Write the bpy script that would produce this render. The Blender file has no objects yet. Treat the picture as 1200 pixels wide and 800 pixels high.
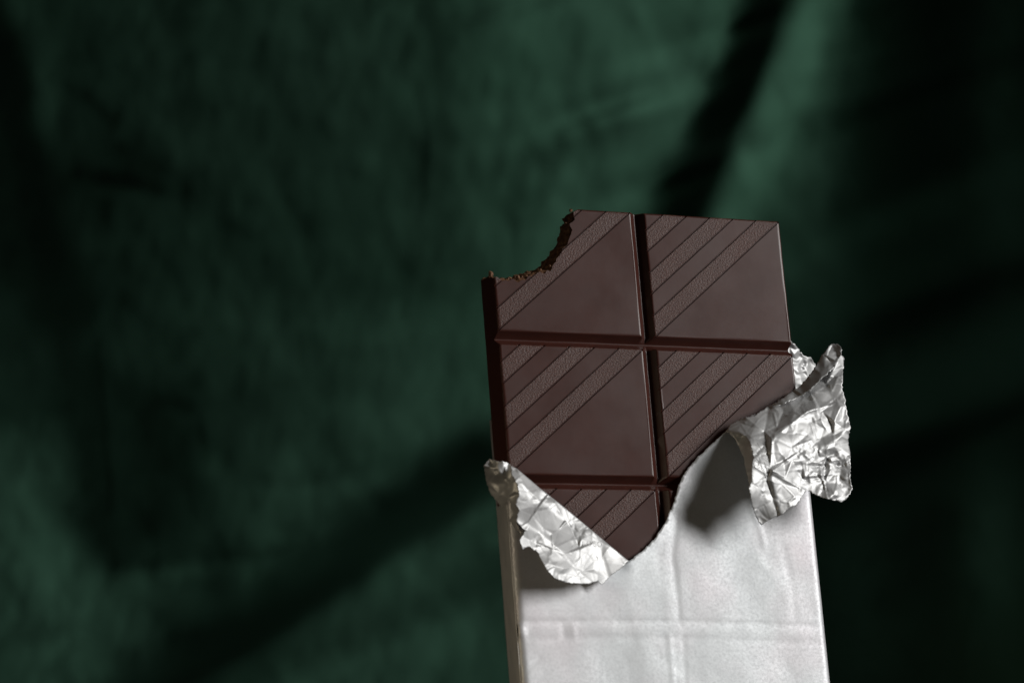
import bpy, bmesh, math, random
import numpy as np
from mathutils import Vector, Matrix, noise
from mathutils.geometry import delaunay_2d_cdt

random.seed(7)
rng = np.random.default_rng(11)
MM = 0.001
scene = bpy.context.scene
col = scene.collection

# ------------------------------------------------------------------ camera, world, light, exposure
CAM_Y, CAM_Z = -0.661, 0.20
LENS = 100.0
cam_d = bpy.data.cameras.new('camera')
cam = bpy.data.objects.new('camera', cam_d)
col.objects.link(cam)
cam.location = (0, CAM_Y, CAM_Z)
cam.rotation_euler = (math.radians(90), 0, 0)
cam_d.lens = LENS
cam_d.sensor_width = 36
cam_d.sensor_fit = 'HORIZONTAL'
cam_d.clip_start = 0.01
cam_d.clip_end = 50
cam_d.dof.use_dof = True
cam_d.dof.focus_distance = 0.672
cam_d.dof.aperture_fstop = 25.0
scene.camera = cam

world = bpy.data.worlds.new('World')
scene.world = world
world.use_nodes = True
bg = world.node_tree.nodes['Background']
bg.inputs['Color'].default_value = (1.0, 0.92, 0.80, 1)
bg.inputs['Strength'].default_value = 0.009

LX, LZ, LT = 0.93, 0.35, 0.21          # towards the lamp: right, up, towards the camera
_l = math.sqrt(LX*LX + LZ*LZ + LT*LT)
LX, LZ, LT = LX/_l, LZ/_l, LT/_l
key_d = bpy.data.lights.new('key_lamp', 'AREA')
key_d.shape = 'RECTANGLE'
key_d.size = 0.20
key_d.size_y = 1.0
key_d.energy = 29
key_d.color = (1.0, 0.985, 0.96)
key = bpy.data.objects.new('key_lamp', key_d)
col.objects.link(key)
KT = Vector((0.02, 0.05, CAM_Z))
kdir = Vector((LX, -LT, LZ))
key.location = KT + kdir * 1.9
key.rotation_euler = kdir.to_track_quat('Z', 'Y').to_euler()

fill_d = bpy.data.lights.new('fill_lamp', 'SPOT')        # weak warm bounce from the left
fill_d.energy = 1.45
fill_d.color = (1.0, 0.83, 0.58)
fill_d.spot_size = math.radians(25)
fill_d.spot_blend = 0.6
fill_d.shadow_soft_size = 0.06
fill = bpy.data.objects.new('fill_lamp', fill_d)
col.objects.link(fill)
fill.location = (-0.30, -0.36, 0.23)
fill.rotation_euler = (fill.location - Vector((0.037, 0.0, 0.095))).to_track_quat('Z', 'Y').to_euler()

scene.view_settings.view_transform = 'Standard'
scene.view_settings.look = 'None'
scene.view_settings.exposure = 0.0
scene.view_settings.gamma = 1.0
scene.view_settings.use_curve_mapping = False

# ------------------------------------------------------------------ the bar's own frame (mm: x right, y up along the bar, z out of its face)
RX, RY, RZ = math.radians(-15.7), math.radians(24.65), math.radians(-2.22)
BASE = 163.0                            # origin sits at the foot of the bar, the top edge is y = BASE
Rm = Matrix.Rotation(RZ, 3, 'Z') @ Matrix.Rotation(RY, 3, 'Y') @ Matrix.Rotation(RX, 3, 'X')
Tm = Vector((29.115, 29.935, -661.05))
Rn = np.array(Rm)
Tn = np.array(Tm)
W = 38.0
G, GY, H1 = 1.756, 3.048, 29.85         # half gap of the middle groove, gap between rows, height of a square's face


def at(u, v, z=0.0):
    """Bar coordinates (mm) of the point at height z over the face that is measured at (u, v) in the 1200x800 photo."""
    k = 36.0 / (LENS * 1200)
    d = Rn.T @ np.array([(u - 600) * k, -(v - 400) * k, -1.0])
    o = -Rn.T @ Tn
    t = (z - o[2]) / d[2]
    p = o + t * d
    return p[0], p[1] + BASE


def bar_matrix():
    m4 = Matrix.Rotation(math.radians(90), 4, 'X')
    m4.translation = (0, CAM_Y, CAM_Z)
    L = Rm.to_4x4()
    foot = Rm @ Vector((0, -BASE, 0)) + Tm
    L.translation = foot * MM
    return m4 @ L


# ------------------------------------------------------------------ helpers
def tag(o, label=None, cat=None, group=None, kind=None):
    for k, v in (('label', label), ('category', cat), ('group', group), ('kind', kind)):
        if v:
            o[k] = v
    return o


def empty(name, mat):
    o = bpy.data.objects.new(name, None)
    o.empty_display_size = 0.01
    col.objects.link(o)
    o.matrix_world = mat
    return o


def link_bm(name, bm, mats, parent=None, smooth=True):
    me = bpy.data.meshes.new(name)
    bm.to_mesh(me)
    bm.free()
    for m in (mats if isinstance(mats, (list, tuple)) else [mats]):
        me.materials.append(m)
    if smooth:
        me.polygons.foreach_set('use_smooth', [True] * len(me.polygons))
    o = bpy.data.objects.new(name, me)
    col.objects.link(o)
    if parent:
        o.parent = parent
    return o


def link_py(name, verts, faces, mats, parent=None, smooth=True):
    me = bpy.data.meshes.new(name)
    me.from_pydata([tuple(v) for v in verts], [], [tuple(f) for f in faces])
    me.update()
    for m in (mats if isinstance(mats, (list, tuple)) else [mats]):
        me.materials.append(m)
    if smooth:
        me.polygons.foreach_set('use_smooth', [True] * len(me.polygons))
    o = bpy.data.objects.new(name, me)
    col.objects.link(o)
    if parent:
        o.parent = parent
    return o


class NT:
    def __init__(self, name):
        self.m = bpy.data.materials.new(name)
        self.m.use_nodes = True
        self.t = self.m.node_tree
        self.b = self.t.nodes['Principled BSDF']

    def n(self, typ, **kw):
        nd = self.t.nodes.new(typ)
        for k, v in kw.items():
            if k.startswith('i_'):
                nd.inputs[k[2:].replace('_', ' ')].default_value = v
            else:
                setattr(nd, k, v)
        return nd

    def l(self, a, b):
        self.t.links.new(a, b)

    def noise(self, scale, detail=3, rough=.5, vec=None):
        nd = self.n('ShaderNodeTexNoise')
        nd.inputs['Scale'].default_value = scale
        nd.inputs['Detail'].default_value = detail
        nd.inputs['Roughness'].default_value = rough
        if vec is not None:
            self.l(vec, nd.inputs['Vector'])
        return nd

    def ramp(self, src, stops):
        r = self.n('ShaderNodeValToRGB')
        el = r.color_ramp.elements
        while len(el) < len(stops):
            el.new(0.5)
        for e, (p, c) in zip(el, stops):
            e.position = p
            e.color = c if len(c) == 4 else (*c, 1)
        self.l(src, r.inputs['Fac'])
        return r

    def mrange(self, src, a, b, c, d):
        r = self.n('ShaderNodeMapRange')
        for i, v in zip(('From Min', 'From Max', 'To Min', 'To Max'), (a, b, c, d)):
            r.inputs[i].default_value = v
        self.l(src, r.inputs['Value'])
        return r

    def coords(self, scale=(1, 1, 1), rot=(0, 0, 0)):
        tc = self.n('ShaderNodeTexCoord')
        mp = self.n('ShaderNodeMapping')
        mp.inputs['Scale'].default_value = scale
        mp.inputs['Rotation'].default_value = rot
        self.l(tc.outputs['Object'], mp.inputs['Vector'])
        return mp.outputs['Vector']

    def bump(self, h, strength, dist, normal=None):
        b = self.n('ShaderNodeBump')
        b.inputs['Strength'].default_value = strength
        b.inputs['Distance'].default_value = dist
        self.l(h, b.inputs['Height'])
        if normal is not None:
            self.l(normal, b.inputs['Normal'])
        return b.outputs['Normal']


# ------------------------------------------------------------------ materials
def chocolate_material(name, rough_band=False):
    s = NT(name)
    v = s.coords()
    cloud = s.noise(90, 4, .55, v)
    cr = s.ramp(cloud.outputs['Fac'], [(.3, (.054, .0165, .0115)), (.7, (.066, .0208, .0150))])
    s.l(cr.outputs['Color'], s.b.inputs['Base Color'])
    smudge = s.noise(55, 5, .6, v)
    rr = s.mrange(smudge.outputs['Fac'], .3, .7, .29, .37) if not rough_band else s.mrange(smudge.outputs['Fac'], .3, .7, .42, .50)
    s.l(rr.outputs['Result'], s.b.inputs['Roughness'])
    s.b.inputs['IOR'].default_value = 1.40
    s.b.inputs['Subsurface Weight'].default_value = .07
    s.b.inputs['Subsurface Radius'].default_value = (1.0, .30, .15)
    s.b.inputs['Subsurface Scale'].default_value = .0012
    if rough_band:
        g = s.noise(2300, 2, .55, s.coords((1, 1.5, 1)))
        nrm = s.bump(g.outputs['Fac'], .6, .00022)
        gm = s.ramp(g.outputs['Fac'], [(.35, (.75, .75, .75)), (.65, (1.65, 1.95, 1.85))])  # lit and dark sides of the grain's relief painted into the colour
        mx = s.n('ShaderNodeMix', data_type='RGBA', blend_type='MULTIPLY')
        mx.inputs['Factor'].default_value = 1
        s.l(cr.outputs['Color'], mx.inputs[6])
        s.l(gm.outputs['Color'], mx.inputs[7])
        s.l(mx.outputs[2], s.b.inputs['Base Color'])
    else:
        g = s.noise(420, 4, .6, v)
        nrm = s.bump(g.outputs['Fac'], .02, .0003)
    s.l(nrm, s.b.inputs['Normal'])
    return s.m


def bite_material():
    s = NT('bitten_chocolate')
    v = s.coords()
    a = s.noise(900, 5, .65, v)
    cr = s.ramp(a.outputs['Fac'], [(.3, (.07, .029, .014)), (.48, (.19, .085, .040)), (.68, (.42, .24, .13))])
    s.l(cr.outputs['Color'], s.b.inputs['Base Color'])
    s.b.inputs['Roughness'].default_value = .55
    s.l(s.bump(a.outputs['Fac'], .9, .0008), s.b.inputs['Normal'])
    return s.m


def paper_material():
    """the matt, fibrous silver paper of the sleeve's front"""
    s = NT('silver_paper')
    v = s.coords()
    spk = s.noise(1500, 3, .7, v)
    blot = s.noise(85, 5, .6, v)
    pink = s.noise(38, 3, .5, v)
    base = s.ramp(spk.outputs['Fac'], [(.25, (.67, .675, .68)), (.5, (.715, .72, .725)), (.75, (.745, .75, .755))])
    tint = s.ramp(pink.outputs['Fac'], [(.45, (.95, .98, 1.0)), (.7, (1.0, .955, .99))])
    mix = s.n('ShaderNodeMix', data_type='RGBA', blend_type='MULTIPLY')
    mix.inputs['Factor'].default_value = 1
    s.l(base.outputs['Color'], mix.inputs[6])
    s.l(tint.outputs['Color'], mix.inputs[7])
    bl = s.ramp(blot.outputs['Fac'], [(.35, (.965, .965, .97)), (.6, (1, 1, 1))])
    mix2 = s.n('ShaderNodeMix', data_type='RGBA', blend_type='MULTIPLY')
    mix2.inputs['Factor'].default_value = 1
    s.l(mix.outputs[2], mix2.inputs[6])
    s.l(bl.outputs['Color'], mix2.inputs[7])
    s.l(mix2.outputs[2], s.b.inputs['Base Color'])
    s.b.inputs['Metallic'].default_value = .45
    rr = s.mrange(spk.outputs['Fac'], .3, .7, .62, .48)
    s.l(rr.outputs['Result'], s.b.inputs['Roughness'])
    n1 = s.bump(spk.outputs['Fac'], .12, .00008)
    n2 = s.bump(blot.outputs['Fac'], .10, .0006, n1)
    s.l(n2, s.b.inputs['Normal'])
    return s.m


def foil_material(name='aluminium_foil', rough=(.45, .55), col_=(.58, .583, .585)):
    s = NT(name)
    v = s.coords()
    a = s.noise(260, 5, .6, v)
    s.b.inputs['Base Color'].default_value = (*col_, 1)
    s.b.inputs['Metallic'].default_value = .50
    rr = s.mrange(a.outputs['Fac'], .3, .7, *rough)
    s.l(rr.outputs['Result'], s.b.inputs['Roughness'])
    f = s.noise(1600, 3, .6, v)
    s.l(s.bump(f.outputs['Fac'], .08, .0001), s.b.inputs['Normal'])
    return s.m


def cloth_material():
    s = NT('green_cotton')
    v = s.coords()
    a = s.noise(14, 5, .6, v)
    cr = s.ramp(a.outputs['Fac'], [(.3, (.039, .109, .070)), (.7, (.054, .136, .092))])
    s.l(cr.outputs['Color'], s.b.inputs['Base Color'])
    s.b.inputs['Roughness'].default_value = .9
    s.b.inputs['Specular IOR Level'].default_value = .12
    w1 = s.n('ShaderNodeTexWave', wave_type='BANDS', bands_direction='X')
    w2 = s.n('ShaderNodeTexWave', wave_type='BANDS', bands_direction='Z')
    for w in (w1, w2):
        w.inputs['Scale'].default_value = 420
        w.inputs['Distortion'].default_value = 1.5
        s.l(v, w.inputs['Vector'])
    m = s.n('ShaderNodeMath', operation='MAXIMUM')
    s.l(w1.outputs['Fac'], m.inputs[0])
    s.l(w2.outputs['Fac'], m.inputs[1])
    s.l(s.bump(m.outputs[0], .25, .0003), s.b.inputs['Normal'])
    return s.m


CHOC = chocolate_material('dark_chocolate')
BAND = chocolate_material('grained_chocolate', True)
BITE = bite_material()
PAPER = paper_material()
FOIL = foil_material()
CLOTH = cloth_material()

# ------------------------------------------------------------------ cloth backdrop: a hanging sheet, its folds shaped from a map of light and dark
CD = 0.335                              # world y of the cloth's mean plane
depth = CD - CAM_Y
px = 36.0 / (LENS * 1200) * depth       # metres on the cloth per photo pixel
step = 0.0016
xs = np.arange(-0.34, 0.36, step)
zs = np.arange(-0.24, 0.24, step)
X_ALL = xs[None, :].repeat(len(zs), 0)
Z_ALL = zs[:, None].repeat(len(xs), 1)
U = (xs / px + 600)[None, :].repeat(len(zs), 0)
V = (400 - zs / px)[:, None].repeat(len(xs), 1)


def smooth_noise(cell_u, cell_v, seed, ang=0.0):
    r = np.random.default_rng(seed)
    c, s_ = math.cos(ang), math.sin(ang)
    a = ((U - 600) * c + (V - 400) * s_) / cell_u + 60
    b = (-(U - 600) * s_ + (V - 400) * c) / cell_v + 60
    g = r.standard_normal((240, 240))
    i, j = np.floor(a).astype(int) % 239, np.floor(b).astype(int) % 239
    fa, fb = a - np.floor(a), b - np.floor(b)
    fa, fb = fa*fa*(3-2*fa), fb*fb*(3-2*fb)
    return ((g[i, j]*(1-fa)+g[(i+1) % 240, j]*fa)*(1-fb) + (g[i, (j+1) % 240]*(1-fa)+g[(i+1) % 240, (j+1) % 240]*fa)*fb)


def stroke(pts, r0, r1=None):
    """soft mask (0..1) along a polyline, radius r0 -> r1"""
    r1 = r1 or r0
    best = np.zeros_like(U)
    n = len(pts) - 1
    for k in range(n):
        (a, b), (c, d) = pts[k], pts[k+1]
        L2 = (c-a)**2 + (d-b)**2
        t = np.clip(((U-a)*(c-a)+(V-b)*(d-b))/L2, 0, 1)
        dist = np.hypot(U-a-t*(c-a), V-b-t*(d-b))
        rad = r0 + (r1-r0)*(k+t)/n
        best = np.maximum(best, np.exp(-(dist/rad)**2.6 * .8))
    return best


tone = np.full_like(U, .40)             # wanted light and dark on the cloth; its slopes are shaped to give it


def mix(mask, val, amt=1.0):
    global tone
    tone = tone*(1-mask*amt) + val*mask*amt


def gauss(u, v, ru, rv, ang=0.0):
    c, s_ = math.cos(math.radians(ang)), math.sin(math.radians(ang))
    a, b = (U-u)*c+(V-v)*s_, -(U-u)*s_+(V-v)*c
    return np.exp(-(a/ru)**2-(b/rv)**2)


U0, V0 = U, V
wu = 13*smooth_noise(70, 80, 90) + 6*smooth_noise(28, 30, 91)
wv = 13*smooth_noise(75, 70, 92) + 6*smooth_noise(26, 30, 93)
U, V = U0 + wu, V0 + wv
mix(gauss(700, 110, 165, 220), .80, .95)
mix(gauss(620, 285, 110, 120), .74, .9)
mix(gauss(520, 430, 90, 80), .56, .85)
mix(gauss(330, 110, 110, 130), .33, .8)
tone = tone*(1 - .45*np.clip((460-U)/300, 0, 1)*np.clip((640-V)/200, 0, 1))
mix(gauss(110, 70, 80, 60), .20, .7)
mix(gauss(140, 150, 60, 60), .16, .85)
mix(gauss(130, 225, 90, 50, 12), .05, .95)
mix(gauss(90, 330, 60, 60), .14, .8)
mix(gauss(230, 330, 70, 90), .27, .7)
mix(gauss(290, 220, 50, 40), .26, .7)
mix(gauss(500, 190, 26, 90, -8), .22, .75)
mix(gauss(520, 60, 50, 45), .30, .6)
mix(gauss(450, 320, 40, 45, 20), .22, .6)
mix(gauss(545, 305, 22, 34), .28, .5)
mix(gauss(205, 212, 60, 14, 25), .03, .7)
mix(gauss(350, 320, 60, 26, 30), .24, .5)
mix(gauss(260, 440, 100, 50), .30, .7)
mix(gauss(30, 430, 55, 90), .11, .9)
mix(gauss(40, 640, 100, 110), .50, .9)
mix(gauss(85, 715, 55, 75), .58, .8)
mix(gauss(180, 560, 80, 95), .07, .9)
mix(gauss(365, 560, 75, 80), .30, .8)
mix(gauss(240, 690, 110, 26, -6), .27, .8)
mix(gauss(215, 755, 85, 45), .07, .9)
mix(gauss(520, 700, 80, 110), .46, .9)
mix(stroke([(575, 615), (490, 665), (410, 740), (350, 800)], 30, 40), .62, .7)
U, V = U0 + wu*.3, V0 + wv*.3
mix(stroke([(650, 510), (565, 540), (500, 590), (430, 640), (370, 692), (300, 738), (230, 785), (150, 840)], 34, 40), -.04, .96)
mix(stroke([(84, 350), (90, 470), (98, 540), (104, 610), (122, 662)], 40, 26), .01, .8)
mix(1/(1+np.exp(-(V-440)/12))*1/(1+np.exp((V-(675-.09*(U-120)))/3.5))*np.exp(-((U-180)/100)**2), .03, .85)
mix(stroke([(-60, -100), (-22, 0), (2, 60), (20, 120), (34, 190), (46, 250), (60, 310), (66, 350)], 34, 34), -.02, .95)
mix(stroke([(-80, 60), (-30, 200), (0, 300)], 44), .02, .9)
mix(stroke([(18, -30), (34, 20), (50, 80), (62, 140)], 16, 16), .40, .7)
U, V = U0 + wu*.12, V0 + wv*.12
mix(gauss(900, 150, 90, 200, 22), .66, .8)
mix(gauss(690, 60, 70, 110), .62, .4)
mix(stroke([(880, -80), (862, 0), (838, 70), (800, 150), (755, 240)], 20, 30), 1.0, .75)
mix(stroke([(1000, -90), (958, 20), (925, 90), (885, 170), (850, 240), (830, 300)], 24, 30), 1.7, .9)
mix(stroke([(940, -100), (902, 0), (885, 50), (858, 125), (807, 240), (775, 320), (740, 420)], 19, 56), -.08, 1)
right = 1/(1+np.exp(-(U - (1003 - 80*np.clip(V/800, 0, 1)))/25))
mix(right, -.06, 1)
mix((U > 900)*1/(1+np.exp(-(V-370)/34))*np.clip((U-900)/30, 0, 1), -.02, .92)
mix(gauss(950, 345, 40, 60), .26, .6)
mix(gauss(1168, 120, 40, 260), .07, .8)
mix(gauss(1165, 650, 36, 110), .12, .8)
mix(gauss(1010, 700, 50, 110), .08, .6)
U, V = U0, V0
mix(1/(1+np.exp(-(U-1260)/15)), .42, 1)
tone = tone*(.76 - .25/(1+np.exp((U-590)/35))*1/(1+np.exp((V-470)/50)))
mott = (.32*smooth_noise(46, 60, 1, .2) + .42*smooth_noise(21, 32, 2, -.4) + .50*smooth_noise(10, 17, 3, .3) + .40*smooth_noise(5.5, 10, 4, -.1))
mott2 = .6*smooth_noise(150, 16, 5, .9) + .55*smooth_noise(16, 90, 6, .18) + .4*smooth_noise(12, 60, 7, -.45)
mott2 = mott2 + 1.1*gauss(735, 130, 130, 190)*smooth_noise(140, 20, 8, -.35) + .8*gauss(640, 200, 60, 120)*smooth_noise(18, 70, 9, .25)
tone = tone * (1 + .30*mott*np.clip(1.25-U/900, .4, 1) + .17*mott2) + .008*mott
# single sharp wrinkles: a dark flank beside a lit one
for pts, wd, am in (([(98, 205), (150, 214), (205, 228)], 6, .10), ([(345, 235), (368, 270), (388, 312)], 4, .14), ([(120, 673), (220, 662), (335, 650)], 5, .08), ([(112, 400), (115, 500), (119, 600)], 6, .05),
                    ([(225, 225), (262, 262), (300, 280)], 5, .10), ([(500, 110), (508, 170), (500, 250)], 6, .10), ([(445, 380), (452, 420), (448, 450)], 4, .08), ([(70, 95), (110, 120), (140, 150)], 6, .08),
                    ([(180, 470), (232, 480), (240, 540)], 5, .08), ([(290, 560), (340, 570), (420, 545)], 5, .07), ([(560, 40), (600, 20), (650, 5)], 7, .14), ([(600, 150), (620, 200), (610, 260)], 7, .10)):
    for off_, sg in ((0, -1), (wd*1.5, 1)):
        m_ = stroke([(a_+off_*.6, b_+off_) for a_, b_ in pts], wd)
        tone = tone + m_*am*sg*(1 if sg < 0 else .7)
tone = np.clip(tone, -.08, 1.35)
FLAT = .335
lx_ = key.location.x - X_ALL                    # towards the lamp from each place of the cloth
lt_ = CD - key.location.y
lz_ = key.location.z - CAM_Z - Z_ALL
cot = lt_ / lx_
slope = cot*(1 - tone/FLAT)
slope = np.clip(slope, -2.9*cot, 1.12*cot)
hgt = np.zeros_like(slope)
rows = np.arange(len(zs))
for i in range(1, len(xs)):
    prev = np.interp(rows - lz_[:, i]/lx_[:, i], rows, hgt[:, i-1])
    hgt[:, i] = prev + slope[:, i]*step
# keep the sheet near its plane: take out the slow drift, which the eye cannot see as shading
print('CLOTH', hgt.min(), hgt.max(), hgt.mean(0)[::40])
hgt -= hgt.mean()
for _ in range(2):
    hgt[1:-1] = .25*hgt[:-2] + .5*hgt[1:-1] + .25*hgt[2:]
nx, nz = len(xs), len(zs)
X, Z = np.meshgrid(xs, zs)
cv = np.stack([X.ravel(), -hgt.ravel(), Z.ravel()], 1)
idx = np.arange(nx*nz).reshape(nz, nx)
cf = np.stack([idx[:-1, :-1], idx[:-1, 1:], idx[1:, 1:], idx[1:, :-1]], -1).reshape(-1, 4)
cloth = link_py('hanging_cloth', cv.tolist(), cf.tolist(), CLOTH)
cloth.location = (0, CD, CAM_Z)
tag(cloth, 'dark green cloth hanging in soft shadowy folds behind the chocolate bar', 'cloth')

# ------------------------------------------------------------------ chocolate bar
BARM = bar_matrix()
bar = empty('chocolate_bar', BARM)
tag(bar, 'dark chocolate bar with a bitten corner and diagonal stripes standing out of torn foil', 'chocolate bar')

DEPTH = 5.3
GD = 1.7
INNER = [(-.30, 0), (-.16, -.022), (-.05, -.075), (.04, -.15), (.13, -.25), (1 - .18, None), (1 - .07, None), (1, None)]


def inner_profile(half):
    a = half
    GD = 2.15 if half < 1.6 else 1.7
    return [(-.62, 0.0), (-.40, 0.0), (-.30, -.004), (-.17, -.02), (-.06, -.07), (.03, -.14), (.13, -.24), (a-.30, -GD+.10), (a-.17, -GD+.03), (a-.06, -GD), (a, -GD)]


OUTER = [(-.95, 0), (-.65, 0), (-.55, -.003), (-.36, -.03), (-.2, -.10), (-.08, -.22), (.0, -.42), (.05, -.7), (.66, -DEPTH)]
SP = .172
LINE_W, LINE_D = .20, .36


def square_solid(x0, x1, yt, yb, kinds, closed=False):
    """One square as a mesh: x0..x1, yb..yt is its flat face; kinds = profile of the left, right, top, bottom side."""
    prof = []
    for k in kinds:
        prof.append(inner_profile(G) if k == 'g' else inner_profile(GY/2) if k == 'h' else OUTER)
    ex = [p[-1][0] for p in prof]
    bm = bmesh.new()
    vs = [bm.verts.new(c) for c in ((x0-ex[0], yb-ex[3], 0), (x1+ex[1], yb-ex[3], 0), (x1+ex[1], yt+ex[2], 0), (x0-ex[0], yt+ex[2], 0))]
    bm.faces.new(vs)
    w, h = x1-x0, yt-yb

    def cut(co, no):
        bmesh.ops.bisect_plane(bm, geom=bm.verts[:]+bm.edges[:]+bm.faces[:], plane_co=co, plane_no=no, dist=1e-5)
    for o, _ in prof[0]:
        cut((x0-o, 0, 0), (1, 0, 0))
    for o, _ in prof[1]:
        cut((x1+o, 0, 0), (1, 0, 0))
    for o, _ in prof[2]:
        cut((0, yt+o, 0), (0, 1, 0))
    for o, _ in prof[3]:
        cut((0, yb-o, 0), (0, 1, 0))
    dn = Vector((1/w, -1/h, 0))
    mag = dn.length
    ss = []
    for k in range(6):
        for e in (-LINE_W, -LINE_W*.35, LINE_W*.35, LINE_W):
            s_ = k*SP + e*mag
            # s = 1 - (x-x0)/w - (yt-y)/h
            n = Vector((1/w, -1/h, 0))
            c = Vector((x0 + (1 - s_)*w, yt, 0))
            cut(c, n)
    # a few plain cuts so the flat face is not one huge polygon
    for t in np.linspace(.1, .9, 9):
        cut((x0+w*t, 0, 0), (1, 0, 0))
        cut((0, yb+h*t, 0), (0, 1, 0))
    X0 = [np.array(q).T for q in prof]

    def height(x, y):
        z = 0.0
        for o, P in ((x0-x, X0[0]), (x-x1, X0[1]), (y-yt, X0[2]), (yb-y, X0[3])):
            z = min(z, float(np.interp(o, P[0], P[1])))
        s_ = 1 - (x-x0)/w - (yt-y)/h
        for k in range(6):
            d = abs(s_-k*SP)/mag
            if d < LINE_W:
                z = min(z, 0)  # keep
                g = -LINE_D*np.interp(d, [LINE_W*.35, LINE_W], [1, 0])
                if z > -1.2:
                    z = z + g if z > -.16 else z
        # the face of a real bar is never dead flat
        z += .03*math.sin(x*.21+yt)*math.sin(y*.17+x0*.3) if z > -1e-4 else 0
        return z
    for v in bm.verts:
        v.co.z = height(v.co.x, v.co.y)
    for v in bm.verts:                                  # moulded edges wander by a few hundredths of a millimetre
        q = Vector((v.co.x*.30, v.co.y*.30, 0))
        v.co.x += .07*noise.noise(q) + .03*noise.noise(q*4)
        v.co.y += .07*noise.noise(q + Vector((9, 4, 0))) + .03*noise.noise(q*4 + Vector((3, 8, 0)))
    if closed:
        edges = [e for e in bm.edges if e.is_boundary]
        r = bmesh.ops.extrude_edge_only(bm, edges=edges)
        nv = [g for g in r['geom'] if isinstance(g, bmesh.types.BMVert)]
        for v in nv:
            v.co.z = -DEPTH-.4
        bnd = [e for e in bm.edges if e.is_boundary]
        bmesh.ops.contextual_create(bm, geom=bnd)
    bmesh.ops.recalc_face_normals(bm, faces=bm.faces[:])

    def band_of(c):
        s_ = 1 - (c.x-x0)/w - (yt-c.y)/h
        inside = min(c.x-x0, x1-c.x, yt-c.y, c.y-yb) > -.08
        if not inside:
            return None
        for k in (0, 2, 4):
            if k*SP + LINE_W*mag*.99 < s_ < (k+1)*SP - LINE_W*mag*.99:
                return k
        return None
    return bm, band_of


def split_square(bm, band_of, parent, label=None, bite_index=None):
    """link the square, its grained stripes as sub-parts, and its bitten wall if there is one"""
    bm.faces.ensure_lookup_table()
    buckets = {}
    for f in bm.faces:
        c = f.calc_center_median()
        if bite_index is not None and f.material_index == bite_index:
            buckets.setdefault('bite', []).append(f)
            continue
        if f.normal.z > .3 and c.z > -.6:
            k = band_of(c)
            if k is not None:
                buckets.setdefault(k, []).append(f)
    out = {}
    for key_, fs in buckets.items():
        nb = bmesh.new()
        mp = {}
        for f in fs:
            vv = []
            for v in f.verts:
                if v not in mp:
                    mp[v] = nb.verts.new(v.co * MM)
                vv.append(mp[v])
            try:
                nb.faces.new(vv)
            except ValueError:
                pass
        out[key_] = nb
    bmesh.ops.delete(bm, geom=[f for fs in buckets.values() for f in fs], context='FACES')
    for v in bm.verts:
        v.co *= MM
    for f in bm.faces:
        f.material_index = 0
    sq = link_bm('chocolate_square', bm, CHOC, parent)
    mark_sharp(sq, 38)
    if label:
        sq['label'] = label
    for key_, nb in out.items():
        if key_ == 'bite':
            b = link_bm('bitten_edge', nb, BITE, sq)
            b['label'] = 'rough brown broken edge where the corner was bitten off'
        else:
            todo = set(nb.verts)
            islands = []
            while todo:
                st = [todo.pop()]
                isl = set(st)
                while st:
                    for e in st.pop().link_edges:
                        for v in e.verts:
                            if v in todo:
                                todo.discard(v)
                                isl.add(v)
                                st.append(v)
                islands.append(isl)
            big = [i for i in islands if len(i) > 5]
            for isl in big:
                cp = nb.copy() if len(big) > 1 else nb
                if len(big) > 1:
                    ids = {v.index for v in isl} if False else {tuple(v.co) for v in isl}
                    bmesh.ops.delete(cp, geom=[v for v in cp.verts if tuple(v.co) not in ids], context='VERTS')
                link_bm('grained_stripe', cp, BAND, sq)
    return sq


def mark_sharp(o, deg):
    me = o.data
    bm = bmesh.new()
    bm.from_mesh(me)
    lim = math.radians(deg)
    for e in bm.edges:
        if len(e.link_faces) == 2 and e.calc_face_angle(0) > lim:
            e.smooth = False
    bm.to_mesh(me)
    bm.free()


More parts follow.
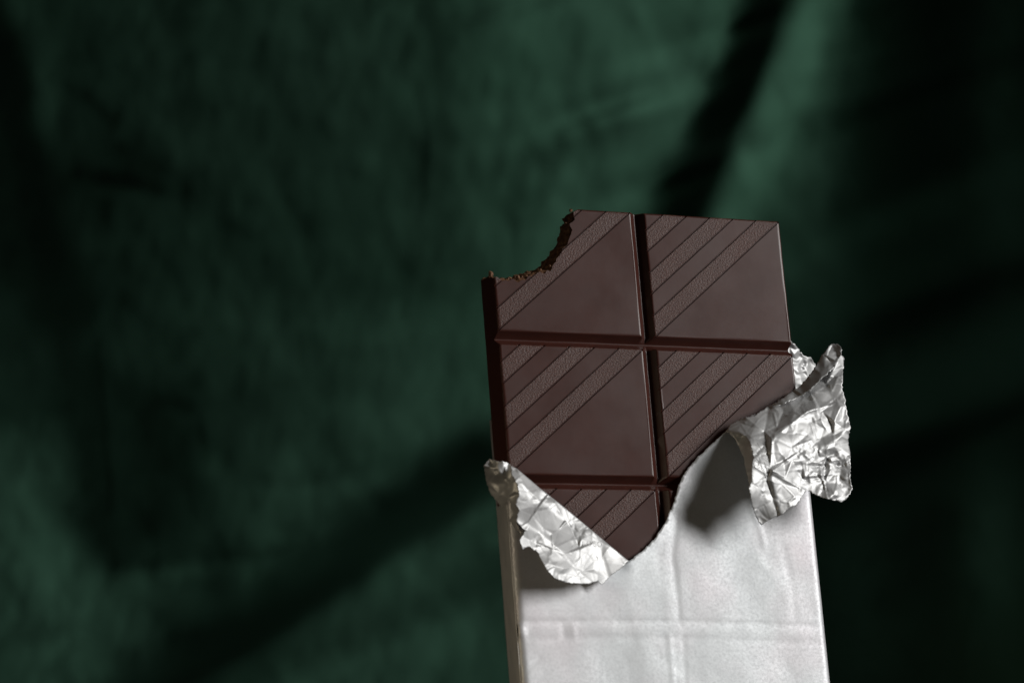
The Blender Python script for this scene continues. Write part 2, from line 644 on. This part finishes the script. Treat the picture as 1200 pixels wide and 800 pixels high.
PITCH = H1 + GY
for row in range(3):
    yt = BASE - row*PITCH
    yb = yt - H1
    top = 'o' if row == 0 else 'h'
    for side in (0, 1):
        x0, x1 = (-W, -G) if side == 0 else (G, W)
        kinds = ('o', 'g', top, 'h') if side == 0 else ('g', 'o', top, 'h')
        bitten = row == 0 and side == 0
        bm, band_of = square_solid(x0, x1, yt, yb, kinds, closed=True)
        if not bitten:
            split_square(bm, band_of, bar)
            continue
        # ---- the bite: cut a ragged block out of the corner
        tmp_me = bpy.data.meshes.new('bitten_block')
        bm.to_mesh(tmp_me)
        bm.free()
        tmp_me.materials.append(CHOC)
        tmp = bpy.data.objects.new('bitten_block', tmp_me)
        col.objects.link(tmp)
        line = [(690, 225), (683, 238), (679, 244.4), (672, 248), (672.5, 256), (667, 262), (669.5, 269), (668, 277), (665.5, 285), (658, 293), (652.5, 302.5),
                (649, 310), (643, 316), (635, 317.5), (625, 322), (615, 326), (607, 327.5), (600, 326.5), (594, 328.5), (588, 327.5), (582, 323.5), (577, 325), (570, 331), (562, 335), (548, 338)]
        P = np.array([at(u, v, 0) for u, v in line])
        seg = np.hypot(*np.diff(P, axis=0).T)
        t = np.concatenate([[0], np.cumsum(seg)])
        tt = np.arange(0, t[-1], .30)
        C = np.stack([np.interp(tt, t, P[:, 0]), np.interp(tt, t, P[:, 1])], 1)
        cen = np.array([-32.0, BASE + 3.0])
        zl = np.concatenate([np.linspace(1.5, .05, 3), np.arange(-.2, -8.6, -.34)])
        cb = bmesh.new()
        grid = []
        for z in zl:
            rowv = []
            for (x, y) in C:
                d = np.array([x, y]) - cen
                d /= np.linalg.norm(d)
                q = Vector((x*.55, y*.55, z*.55))
                n_ = noise.noise(q*1.0)*.55 + noise.noise(q*2.7)*.34 + noise.noise(q*6.5)*.16
                amt = .25 if z > -.1 else min(1.25, .4 - z*.5)
                off = n_*amt + max(0, min(1, (z+.9)/.9))*.9*max(0, noise.noise(Vector((x*.8, y*.8, 5.0)))+.15) + .28*max(0, -z)*.18 - .34*max(0, -z)*max(0, -d[1])**1.5 - (.25 if z < -.6 else 0)*abs(noise.noise(q*1.7))
                rowv.append(cb.verts.new((x+d[0]*off, y+d[1]*off, z)))
            rowv.append(cb.verts.new((-55, BASE-12, z)))
            rowv.append(cb.verts.new((-55, BASE+20, z)))
            rowv.append(cb.verts.new((-20, BASE+20, z)))
            grid.append(rowv)
        n = len(grid[0])
        for a in range(len(grid)-1):
            for b in range(n):
                cb.faces.new((grid[a][b], grid[a][(b+1) % n], grid[a+1][(b+1) % n], grid[a+1][b]))
        cb.faces.new(grid[0][::-1])
        cb.faces.new(grid[-1])
        bmesh.ops.recalc_face_normals(cb, faces=cb.faces[:])
        cut_me = bpy.data.meshes.new('bite_cutter')
        cb.to_mesh(cut_me)
        cb.free()
        cut_me.materials.append(BITE)
        cutter = bpy.data.objects.new('bite_cutter', cut_me)
        col.objects.link(cutter)
        md = tmp.modifiers.new('bite', 'BOOLEAN')
        md.operation = 'DIFFERENCE'
        md.solver = 'EXACT'
        md.object = cutter
        md.material_mode = 'TRANSFER'
        dg = bpy.context.evaluated_depsgraph_get()
        ev = tmp.evaluated_get(dg)
        em = bpy.data.meshes.new_from_object(ev)
        names = [m.name for m in em.materials]
        bi = names.index(BITE.name) if BITE.name in names else 1
        bm = bmesh.new()
        bm.from_mesh(em)
        bm.normal_update()
        bpy.data.objects.remove(tmp)
        bpy.data.objects.remove(cutter)
        sq = split_square(bm, band_of, bar, 'corner square with a ragged bite taken out of it', bi)
        # crumbs clinging to the broken edge
        for (u, v, r, zz) in ((575.5, 321.5, .55, -.6), (574.5, 319, .35, -.7), (607, 324.5, .42, -.5), (611, 324.8, .34, -.9), (604, 325, .3, -.8), (617, 323.5, .26, -.5), (633, 316.5, .3, -.9), (644.5, 312, .34, -.6), (663, 262, .25, -1.5), (669, 246.5, .4, -.7), (596, 327, .25, -.9)):
            x, y = at(u, v, zz)
            kb = bmesh.new()
            bmesh.ops.create_icosphere(kb, subdivisions=2, radius=r)
            for vv in kb.verts:
                vv.co *= 1 + .5*noise.noise(vv.co*2.2 + Vector((u, v, 0)))
                vv.co += Vector((x, y, zz))
                vv.co *= MM
            link_bm('crumb', kb, BITE, sq, smooth=False)

# ------------------------------------------------------------------ torn foil wrapper
wrap = empty('foil_wrapper', BARM)
tag(wrap, 'silver foil paper wrapper torn open and peeled back around the chocolate bar', 'wrapper')


def rbf(ctrl):
    P = np.array([c[:2] for c in ctrl], float)
    z = np.array([c[2] for c in ctrl], float)
    D = np.hypot(P[:, None, 0]-P[None, :, 0], P[:, None, 1]-P[None, :, 1])
    n = len(P)
    A = np.zeros((n+3, n+3))
    A[:n, :n] = D
    A[:n, n:] = np.c_[np.ones(n), P]
    A[n:, :n] = A[:n, n:].T
    w = np.linalg.solve(A + 1e-6*np.eye(n+3), np.r_[z, 0, 0, 0])

    def f(Q):
        Q = np.asarray(Q, float)
        D2 = np.hypot(Q[:, None, 0]-P[None, :, 0], Q[:, None, 1]-P[None, :, 1])
        return D2 @ w[:n] + w[n] + Q @ w[n+1:]
    return f


def facets(Q, cell, amp, seed, ridge=0.0, rw=.3):
    """height of a sheet crumpled into flat facets: random heights on scattered points, joined by triangles"""
    r = np.random.default_rng(seed)
    lo, hi = Q.min(0)-cell*2, Q.max(0)+cell*2
    gx = np.arange(lo[0], hi[0], cell)
    gy = np.arange(lo[1], hi[1], cell)
    n_pts = len(gx)*len(gy)
    S = np.c_[r.uniform(lo[0], hi[0], n_pts), r.uniform(lo[1], hi[1], n_pts)]
    J = np.array([(x, y) for x in gx for y in gy]) + r.uniform(-.5, .5, (n_pts, 2))*cell
    S = np.where(r.uniform(0, 1, (n_pts, 1)) < .5, S, J)
    crease_on = {}
    hz = r.uniform(-1, 1, len(S))*amp
    ov, oe, of, *_ = delaunay_2d_cdt([Vector(p) for p in S], [], [], 0, 1e-6)
    V2 = np.array([tuple(v) for v in ov])
    near = np.argmin(((V2[:, None]-S[None])**2).sum(-1), 1) if len(V2) != len(S) else np.arange(len(S))
    hz = hz[near]
    out = np.zeros(len(Q))
    for t in of:
        if len(t) != 3:
            continue
        a, b, c = V2[t[0]], V2[t[1]], V2[t[2]]
        mn, mx = np.minimum(np.minimum(a, b), c), np.maximum(np.maximum(a, b), c)
        sel = np.where((Q[:, 0] >= mn[0]) & (Q[:, 0] <= mx[0]) & (Q[:, 1] >= mn[1]) & (Q[:, 1] <= mx[1]))[0]
        if not len(sel):
            continue
        p = Q[sel]
        den = (b[1]-c[1])*(a[0]-c[0])+(c[0]-b[0])*(a[1]-c[1])
        if abs(den) < 1e-12:
            continue
        l1 = ((b[1]-c[1])*(p[:, 0]-c[0])+(c[0]-b[0])*(p[:, 1]-c[1]))/den
        l2 = ((c[1]-a[1])*(p[:, 0]-c[0])+(a[0]-c[0])*(p[:, 1]-c[1]))/den
        l3 = 1-l1-l2
        ok = (l1 >= -1e-9) & (l2 >= -1e-9) & (l3 >= -1e-9)
        out[sel[ok]] = l1[ok]*hz[t[0]]+l2[ok]*hz[t[1]]+l3[ok]*hz[t[2]]
        if ridge:
            for (i, j, lam, pa, pb, pc) in ((t[0], t[1], l3, a, b, c), (t[1], t[2], l1, b, c, a), (t[2], t[0], l2, c, a, b)):
                key_ = (min(i, j), max(i, j))
                if key_ not in crease_on:
                    crease_on[key_] = r.choice([0, 0, 1, 1, -.8]) * r.uniform(.4, 1)
                hgt_ = abs(den)/max(1e-6, np.hypot(*(pa-pb)))
                out[sel[ok]] += ridge*crease_on[key_]*np.exp(-(lam[ok]*hgt_/rw)**2)
    return out


def ragged(poly, stepp, amp, seed, skip=()):
    """resample a closed outline finely and make it a little uneven"""
    r = np.random.default_rng(seed)
    P = np.array(poly, float)
    out = []
    for i in range(len(P)):
        a, b = P[i], P[(i+1) % len(P)]
        n = max(1, int(np.hypot(*(b-a))/stepp))
        for k in range(n):
            p = a+(b-a)*k/n
            d = (b-a)/max(1e-6, np.hypot(*(b-a)))
            if k and i not in skip:
                p = p + np.array([-d[1], d[0]])*r.normal(0, amp)
            out.append(p)
    return np.array(out)


def sheet2d(outline, cell, seed):
    """triangulate the inside of an outline into an even fine mesh -> points (n,2), triangles"""
    r = np.random.default_rng(seed)
    lo, hi = outline.min(0), outline.max(0)
    gx = np.arange(lo[0], hi[0], cell)
    gy = np.arange(lo[1], hi[1], cell*.866)
    G_ = np.array([(x+(j % 2)*cell*.5, y) for j, y in enumerate(gy) for x in gx]) + r.uniform(-.12, .12, (len(gx)*len(gy), 2))*cell
    # inside test
    x, y = G_[:, 0], G_[:, 1]
    ins = np.zeros(len(G_), bool)
    mind = np.full(len(G_), 1e9)
    n = len(outline)
    for i in range(n):
        (x1, y1), (x2, y2) = outline[i], outline[(i+1) % n]
        c = ((y1 > y) != (y2 > y))
        with np.errstate(divide='ignore', invalid='ignore'):
            ins ^= c & (x < (x2-x1)*(y-y1)/(y2-y1+1e-12)+x1)
        L2 = (x2-x1)**2+(y2-y1)**2+1e-12
        t = np.clip(((x-x1)*(x2-x1)+(y-y1)*(y2-y1))/L2, 0, 1)
        mind = np.minimum(mind, np.hypot(x-x1-t*(x2-x1), y-y1-t*(y2-y1)))
    Gi = G_[ins & (mind > cell*.45)]
    vs = [Vector(p) for p in outline]+[Vector(p) for p in Gi]
    ed = [(i, (i+1) % n) for i in range(n)]
    ov, oe, of, *_ = delaunay_2d_cdt(vs, ed, [], 1, 1e-5)
    return np.array([tuple(v) for v in ov]), [tuple(f) for f in of]


def build_sheet(name, P3, tris, mat, thick, label=None, smooth_it=1, parent=wrap):
    bm = bmesh.new()
    vs = [bm.verts.new(p) for p in P3]
    for t in tris:
        try:
            bm.faces.new([vs[i] for i in t])
        except ValueError:
            pass
    for _ in range(smooth_it):
        bmesh.ops.smooth_vert(bm, verts=[v for v in bm.verts if not v.is_boundary], factor=.5, use_axis_x=True, use_axis_y=True, use_axis_z=True)
    bmesh.ops.recalc_face_normals(bm, faces=bm.faces[:])
    bm.normal_update()
    if sum(f.normal.z for f in bm.faces) < 0:
        bmesh.ops.reverse_faces(bm, faces=bm.faces[:])
    for v in bm.verts:
        v.co *= MM
    o = link_bm(name, bm, mat, parent)
    sd = o.modifiers.new('thickness', 'SOLIDIFY')
    sd.thickness = thick*MM
    sd.offset = -1
    if label:
        o['label'] = label
    return o


def photo_sheet(outline_px, ctrl, cell_px, seed):
    """a sheet whose outline is measured in the photo and whose height over the bar's face comes from control points"""
    Q, tris = sheet2d(outline_px, cell_px, seed)
    return Q, tris, rbf(ctrl)(Q)


def to_bar(Q, z):
    return np.array([(*at(u, v, h), h) for (u, v), h in zip(Q, z)])


# ---- front panel: flat on the bar, torn along a curve, lifting off towards the right-hand fold
tear = [(612, 790), (607, 700), (602, 600), (640, 600), (700, 640), (716, 668), (737, 657), (752, 646), (768, 630), (781, 610), (790, 588), (795, 570), (803, 553), (815, 538), (832, 521), (850, 504),
        (868, 492), (890, 484), (915, 470), (936, 462), (946, 555), (949, 578), (964, 732), (971.4, 798)]
Pp = [at(u, v, .9) for u, v in tear]
XL, XR = -W-.85, W+.85
Pp[0] = (XL, 30); Pp[1] = (XL, Pp[1][1]); Pp[2] = (XL, Pp[2][1]+3)
Pp = Pp[:19] + [(XR, Pp[19][1]), (XR, 30)]
out = ragged(Pp, .42, .085, 3, skip=(0, 1, len(Pp)-1, len(Pp)-2))
Q, tris = sheet2d(out, .62, 5)
Q[:, 0] = np.clip(Q[:, 0], XL, XR)


def lines_to_bar(pts, z=.9):
    return np.array([at(u, v, z) for u, v in pts])


def crease(Q, pts, width, amp):
    """a pressed fold line: narrow ridge (amp > 0) or valley along a polyline given in bar mm"""
    best = np.full(len(Q), 1e9)
    for a, b in zip(pts[:-1], pts[1:]):
        L2 = ((b-a)**2).sum()
        t = np.clip(((Q-a)@(b-a))/L2, 0, 1)
        best = np.minimum(best, np.hypot(*(Q-a-t[:, None]*(b-a)).T))
    return amp*np.exp(-(best/width)**2)


z = np.full(len(Q), .55)
# lift towards the right-hand fold
lift = lines_to_bar([(850, 504), (890, 484), (936, 462)])
dl = np.full(len(Q), 1e9)
for a, b in zip(lift[:-1], lift[1:]):
    t = np.clip(((Q-a)@(b-a))/((b-a)**2).sum(), 0, 1)
    dl = np.minimum(dl, np.hypot(*(Q-a-t[:, None]*(b-a)).T))
z += 1.3*np.exp(-(dl/9.0)**2)
tearc = lines_to_bar([(737, 657), (768, 630), (790, 588), (803, 553), (832, 521), (850, 504)])
z += crease(Q, tearc, 1.6, .35)
# pressed folds and soft dents
for pts, wd, am in (([(606, 728), (700, 727), (800, 727.5), (964, 733)], .34, -.20), ([(606, 728+9), (700, 736), (800, 737), (964, 743)], 1.3, .06), ([(606, 748), (700, 746), (800, 747), (966, 753)], .5, -.07),
                    ([(795, 600), (789, 650), (794, 690), (797, 726)], .6, -.15), ([(783, 610), (780, 660), (785, 726)], .9, .05),
                    ([(786, 745), (790, 800), (792, 830)], .45, .14), ([(802, 745), (805, 830)], .5, -.10),
                    ([(616, 788), (634, 770)], .35, -.14), ([(880, 590), (893, 622), (897, 640)], .45, .16), ([(918, 640), (930, 690), (932, 725)], .9, -.08),
                    ([(660, 730), (662, 745)], .6, -.1), ([(672, 730), (674, 746)], .5, .1)):
    z += crease(Q, lines_to_bar(pts), wd, am*.7)
z += facets(Q, 11.0, .08, 21) + facets(Q, 4.0, .02, 22)
for i in range(len(Q)):
    q = Vector((Q[i, 0]*.09, Q[i, 1]*.09, 1.3))
    z[i] += .17*noise.noise(q) + .035*noise.noise(q*2.6)
edge = np.minimum(Q[:, 0]-XL, XR-Q[:, 0])
z -= .75*np.exp(-(edge/.55)**2)
z = np.maximum(z, np.where(edge < 1.0, -.5, .25))
z += crease(Q, np.array([at(608, 736, .9), at(609, 741, .9)]), 1.2, .55)
P3 = np.c_[Q, z]
front = build_sheet('front_panel', P3, tris, PAPER, .07, None, 1)


# ---- side and back panels
def side_panel(x, sgn, ytop, seed, name='side_panel'):
    ys = np.arange(30, ytop, .8)
    ds = np.linspace(0, 1, 16)
    vs, fs = [], []
    for j, y in enumerate(ys):
        for i, d in enumerate(ds):
            zz = -.25 - d*(DEPTH+.25)
            q = Vector((y*.13, d*1.6, seed))
            b = .45*noise.noise(q) + .22*noise.noise(q*2.7) + .1*noise.noise(q*6)
            b = b*.55 + .12*math.sin(d*math.pi)
            b *= min(1, d*6, (1-d)*6)
            vs.append((x + sgn*(b + .12*d), y, zz))
    n = len(ds)
    fs = [(j*n+i, j*n+i+1, (j+1)*n+i+1, (j+1)*n+i) for j in range(len(ys)-1) for i in range(n-1)]
    if sgn > 0:
        fs = [f[::-1] for f in fs]
    o = link_py(name, [tuple(c*MM for c in v) for v in vs], fs, FOIL, wrap)
    sd = o.modifiers.new('thickness', 'SOLIDIFY')
    sd.thickness = .06*MM
    return o


side_panel(XL, -1, at(590, 590, -3)[1], 3.1)
side_panel(XR, 1, at(950, 470, -1)[1], 8.7)
bx = np.linspace(XL-.1, XR+.1, 40)
by = np.arange(30, BASE-48, 1.5)
bv = [(x, y, -DEPTH-.75-.2*noise.noise(Vector((x*.1, y*.1, 0)))) for y in by for x in bx]
bf = [(j*40+i, (j+1)*40+i, (j+1)*40+i+1, j*40+i+1) for j in range(len(by)-1) for i in range(39)]
link_py('back_panel', [tuple(c*MM for c in v) for v in bv], bf, PAPER, wrap)


def crumple(Q, spec):
    z = np.zeros(len(Q))
    for cell, amp, seed, *rd in spec:
        z += facets(Q, cell, amp, seed, *rd)
    return z


# ---- right-hand flap: the torn front, folded outwards and crumpled
o_px = [(850, 506), (856, 497), (868, 490), (884, 487), (900, 476), (918, 466), (936, 456), (950, 441), (962, 424), (970, 410), (977, 404), (984, 406), (986, 416), (989, 419), (988, 436), (987, 455), (991, 470), (993, 486),
        (997, 500), (994, 516), (997, 535), (996, 560), (999, 572), (993, 583), (987, 588), (972, 585), (957, 580), (946, 574), (940, 581), (934, 592), (926, 594), (916, 603), (905, 607), (898, 611), (892, 615), (886, 606),
        (881, 590), (877, 572), (881, 560), (880, 548), (883, 535), (880, 521), (874, 511), (864, 507)]
o_px = ragged(o_px, 1.6, .45, 31)
ctrl = [(850, 506, 2.4), (868, 490, 2.2), (900, 476, 2.0), (936, 457, 1.4), (962, 424, .5), (977, 404, .0), (989, 420, 2.0),
        (880, 521, 9.5), (872, 510, 7.0), (862, 506, 4.5), (882, 545, 11.8), (878, 572, 13.0), (884, 596, 11), (892, 614, 8.5),
        (884, 500, 6.0), (905, 498, 6.5), (930, 482, 5.5), (955, 460, 4.5), (975, 440, 4.0), (920, 540, 10.5), (905, 575, 11.0), (945, 520, 9.5), (930, 590, 9.5),
        (970, 500, 8.5), (987, 470, 6.0), (996, 520, 6.5), (980, 540, 8.0), (965, 560, 8.5), (946, 573, 8.5), (975, 583, 9.5), (996, 570, 8.0), (957, 580, 8.5)]
Q, tris, zz = photo_sheet(o_px, ctrl, 1.35, 33)
zz = zz + crumple(Q, [(27, 1.35, 41, .14, 1.3), (13, .62, 42, .12, 1.0), (7, .12, 43)])
tight = np.exp(-((Q[:, 0]-968)/28)**2-((Q[:, 1]-548)/26)**2)
zz = zz + tight*crumple(Q, [(9, .8, 44, .2, 1.2), (5, .35, 45)])
flap_r = build_sheet('torn_flap', to_bar(Q, zz), tris, FOIL, .05, 'large crumpled flap of bright foil folded out to the right', 0)

# ---- dark hollow of the fold beside the flap's left edge
h_px = ragged([(851, 505), (862, 499), (876, 508), (884, 522), (886, 545), (885, 575), (880, 585), (876, 560), (871, 535), (862, 515)], 1.6, .3, 51)
hc = [(851, 505, 2.8), (862, 499, 3.6), (876, 508, 6), (884, 522, 8.5), (886, 545, 10), (885, 575, 10), (880, 585, 9), (876, 560, 7.5), (871, 535, 5.5), (862, 515, 3.4)]
Q, tris, zz = photo_sheet(h_px, hc, 1.5, 52)
zz = zz + crumple(Q, [(14, .6, 53), (7, .35, 54)]) - .4
build_sheet('fold_lining', to_bar(Q, zz), tris, FOIL, .05, 'dark inner side of the foil curling under the right flap', 1)

# ---- pointed tip that curls away at the top right, seen from its shaded side
t_px = ragged([(905, 475), (922, 462), (938, 452), (952, 434), (964, 415), (974, 403), (982, 403), (987, 410), (984, 420), (978, 430), (962, 444), (948, 458), (930, 468), (915, 474)], 1.6, .4, 55)
tc_ = [(905, 475, 2.2), (938, 452, 1.2), (964, 415, .5), (974, 403, .2), (986, 408, 2.2), (984, 420, 3.4), (962, 444, 5.0), (930, 468, 4.0), (915, 474, 3.4), (955, 436, 1.8), (970, 422, 1.2)]
Q, tris, zz = photo_sheet(t_px, tc_, 1.4, 56)
zz = zz + crumple(Q, [(18, .9, 57), (9, .5, 58)]) + .35
build_sheet('torn_tip', to_bar(Q, zz), tris, FOIL, .05, 'pointed brownish shaded tip of foil curling back', 1)

# ---- scrap of the back panel showing behind the bar
b_px = ragged([(925, 398), (934, 406), (941, 416), (950, 418), (956, 428), (960, 440), (952, 452), (944, 466), (930, 470), (915, 440)], 1.6, .5, 61)
bc = [(925, 398, -6.5), (934, 406, -7), (956, 428, -11), (944, 466, -9), (915, 440, -6.4)]
Q, tris, zz = photo_sheet(b_px, bc, 1.3, 62)
zz = zz + crumple(Q, [(14, .7, 63), (6.5, .7, 64)])
build_sheet('back_flap', to_bar(Q, zz), tris, FOIL, .05, 'small crinkled scrap of bright foil behind the bar', 1)

# ---- left-hand flap: folded down over the front along one straight edge
l_px = ragged([(598, 545), (606, 549), (632, 571), (660, 593), (690, 618), (715, 639), (737, 657), (727, 666), (716, 674), (706, 685), (701, 680), (690, 684), (668, 683), (652, 678), (642, 669), (634, 655), (630, 647), (620, 640), (612, 643),
               (609, 632), (616, 622), (605, 611), (608, 596), (604, 590), (609, 578), (606, 566), (600, 556)], 1.5, .45, 71, skip=(1, 2, 3, 4, 5))
lc = [(598, 545, 1.2), (632, 571, .9), (660, 593, .9), (690, 618, .9), (715, 639, 1.3), (737, 657, 1.7), (628, 576, 2.4), (656, 598, 2.3), (686, 623, 2.1), (711, 644, 1.9), (706, 684, 2.7), (668, 683, 6.2), (642, 668, 8.5), (612, 640, 9.0), (606, 605, 8.0), (607, 570, 4.0), (640, 610, 4.4), (670, 640, 3.8), (700, 655, 1.9), (625, 590, 3.6), (618, 620, 8.0)]
Q, tris, zz = photo_sheet(l_px, lc, 1.25, 72)
da = np.hypot(Q[:, 0]-725, Q[:, 1]-655)
calm = np.clip(da/60, .45, 1)
zz = zz + calm*crumple(Q, [(26, 1.0, 173, .14, 1.3), (13, .5, 174, .10, 1.0), (7, .08, 75)])
flap_l = build_sheet('torn_flap', to_bar(Q, zz), tris, FOIL, .05, 'crumpled triangular foil flap folded down at the lower left', 0)

# ---- crumpled corner on the left, turned away from the light
c_px = ragged([(567, 545), (573, 537), (584, 540), (594, 541), (603, 549), (609, 566), (609, 590), (606, 612), (612, 628), (602, 616), (594, 606), (585, 592), (574, 577), (569, 560)], 1.5, .5, 81)
cc = [(567, 545, -2.5), (573, 537, -1.0), (594, 541, .8), (604, 549, 1.6), (609, 570, 3.4), (608, 600, 4.8), (612, 628, 3.5), (602, 616, .5), (592, 604, -2.5), (580, 590, -4.5), (569, 560, -4.0), (590, 575, -1.8), (597, 590, -1.0), (580, 556, .2), (597, 560, .2)]
Q, tris, zz = photo_sheet(c_px, cc, 1.25, 82)
zz = zz + crumple(Q, [(18, 1.2, 83, .2, 1.4), (9, .5, 84)])
build_sheet('crumpled_corner', to_bar(Q, zz), tris, FOIL, .05, 'shaded crumpled foil corner over the left side of the bar', 1)

# ---- faint embossing pressed into the foil
def on_flap(o, x, y):
    ok, p, n_, _ = o.ray_cast(Vector((x*MM, y*MM, .05)), Vector((0, 0, -1)))
    return p.z/MM if ok else None


def emboss_tube(name, flap, paths, rad, label):
    bm = bmesh.new()
    for pts in paths:
        prev = None
        P = [at(u, v, 13.0 if flap is flap_r else 3.0) for u, v in pts]
        P = [np.array(p) for p in P]
        for i, p in enumerate(P):
            zc = on_flap(flap, *p)
            if zc is None:
                prev = None
                continue
            d = P[min(i+1, len(P)-1)] - P[max(i-1, 0)]
            d = d/max(1e-6, np.hypot(*d))
            nn = np.array([-d[1], d[0]])*rad
            ring = [bm.verts.new(((p[0]+nn[0])*MM, (p[1]+nn[1])*MM, (zc+.01)*MM)), bm.verts.new((p[0]*MM, p[1]*MM, (zc+rad*.75)*MM)), bm.verts.new(((p[0]-nn[0])*MM, (p[1]-nn[1])*MM, (zc+.01)*MM))]
            if prev:
                bm.faces.new((prev[0], prev[1], ring[1], ring[0]))
                bm.faces.new((prev[1], prev[2], ring[2], ring[1]))
            prev = ring
    bmesh.ops.recalc_face_normals(bm, faces=bm.faces[:])
    o = link_bm(name, bm, FOIL, flap)
    o['label'] = label
    o['kind'] = 'stuff'
    return o


def arc(cx, cy, rx, ry, a0, a1, n=18):
    return [(cx+rx*math.cos(math.radians(a0+(a1-a0)*i/n)), cy+ry*math.sin(math.radians(a0+(a1-a0)*i/n))) for i in range(n+1)]


def seg(a, b, n=10):
    return [(a[0]+(b[0]-a[0])*i/n, a[1]+(b[1]-a[1])*i/n) for i in range(n+1)]


bpy.context.view_layer.update()
letters = [seg((683.5, 633), (683.5, 638.5)) + seg((684, 638.6), (687, 638.8), 4),
           arc(691.5, 636, 2.7, 2.9, 0, 360), arc(698, 634.4, 1.7, 1.5, -30, -250) + arc(698.2, 637.5, 1.8, 1.6, -90, 150),
           arc(705, 636.4, 2.7, 2.9, 0, 360)]
emboss_tube('embossed_letters', flap_l, letters, .12, 'faint raised letters LOSO pressed into the foil')
swirls = [seg((887, 522), (907, 536), 14), arc(890.5, 543, 4, 4.5, 0, 360, 22), seg((888, 530), (897, 545)) + seg((897, 546), (903, 559)), seg((895, 533), (896, 549)) + seg((897, 550), (902, 557)),
          seg((900, 539), (904, 553)), arc(893, 531, 6, 2.5, 160, 340), seg((894, 517), (903, 523)), seg((897, 514), (901, 526))]
emboss_tube('embossed_swirls', flap_r, swirls, .10, 'faint looping strokes pressed into the foil')
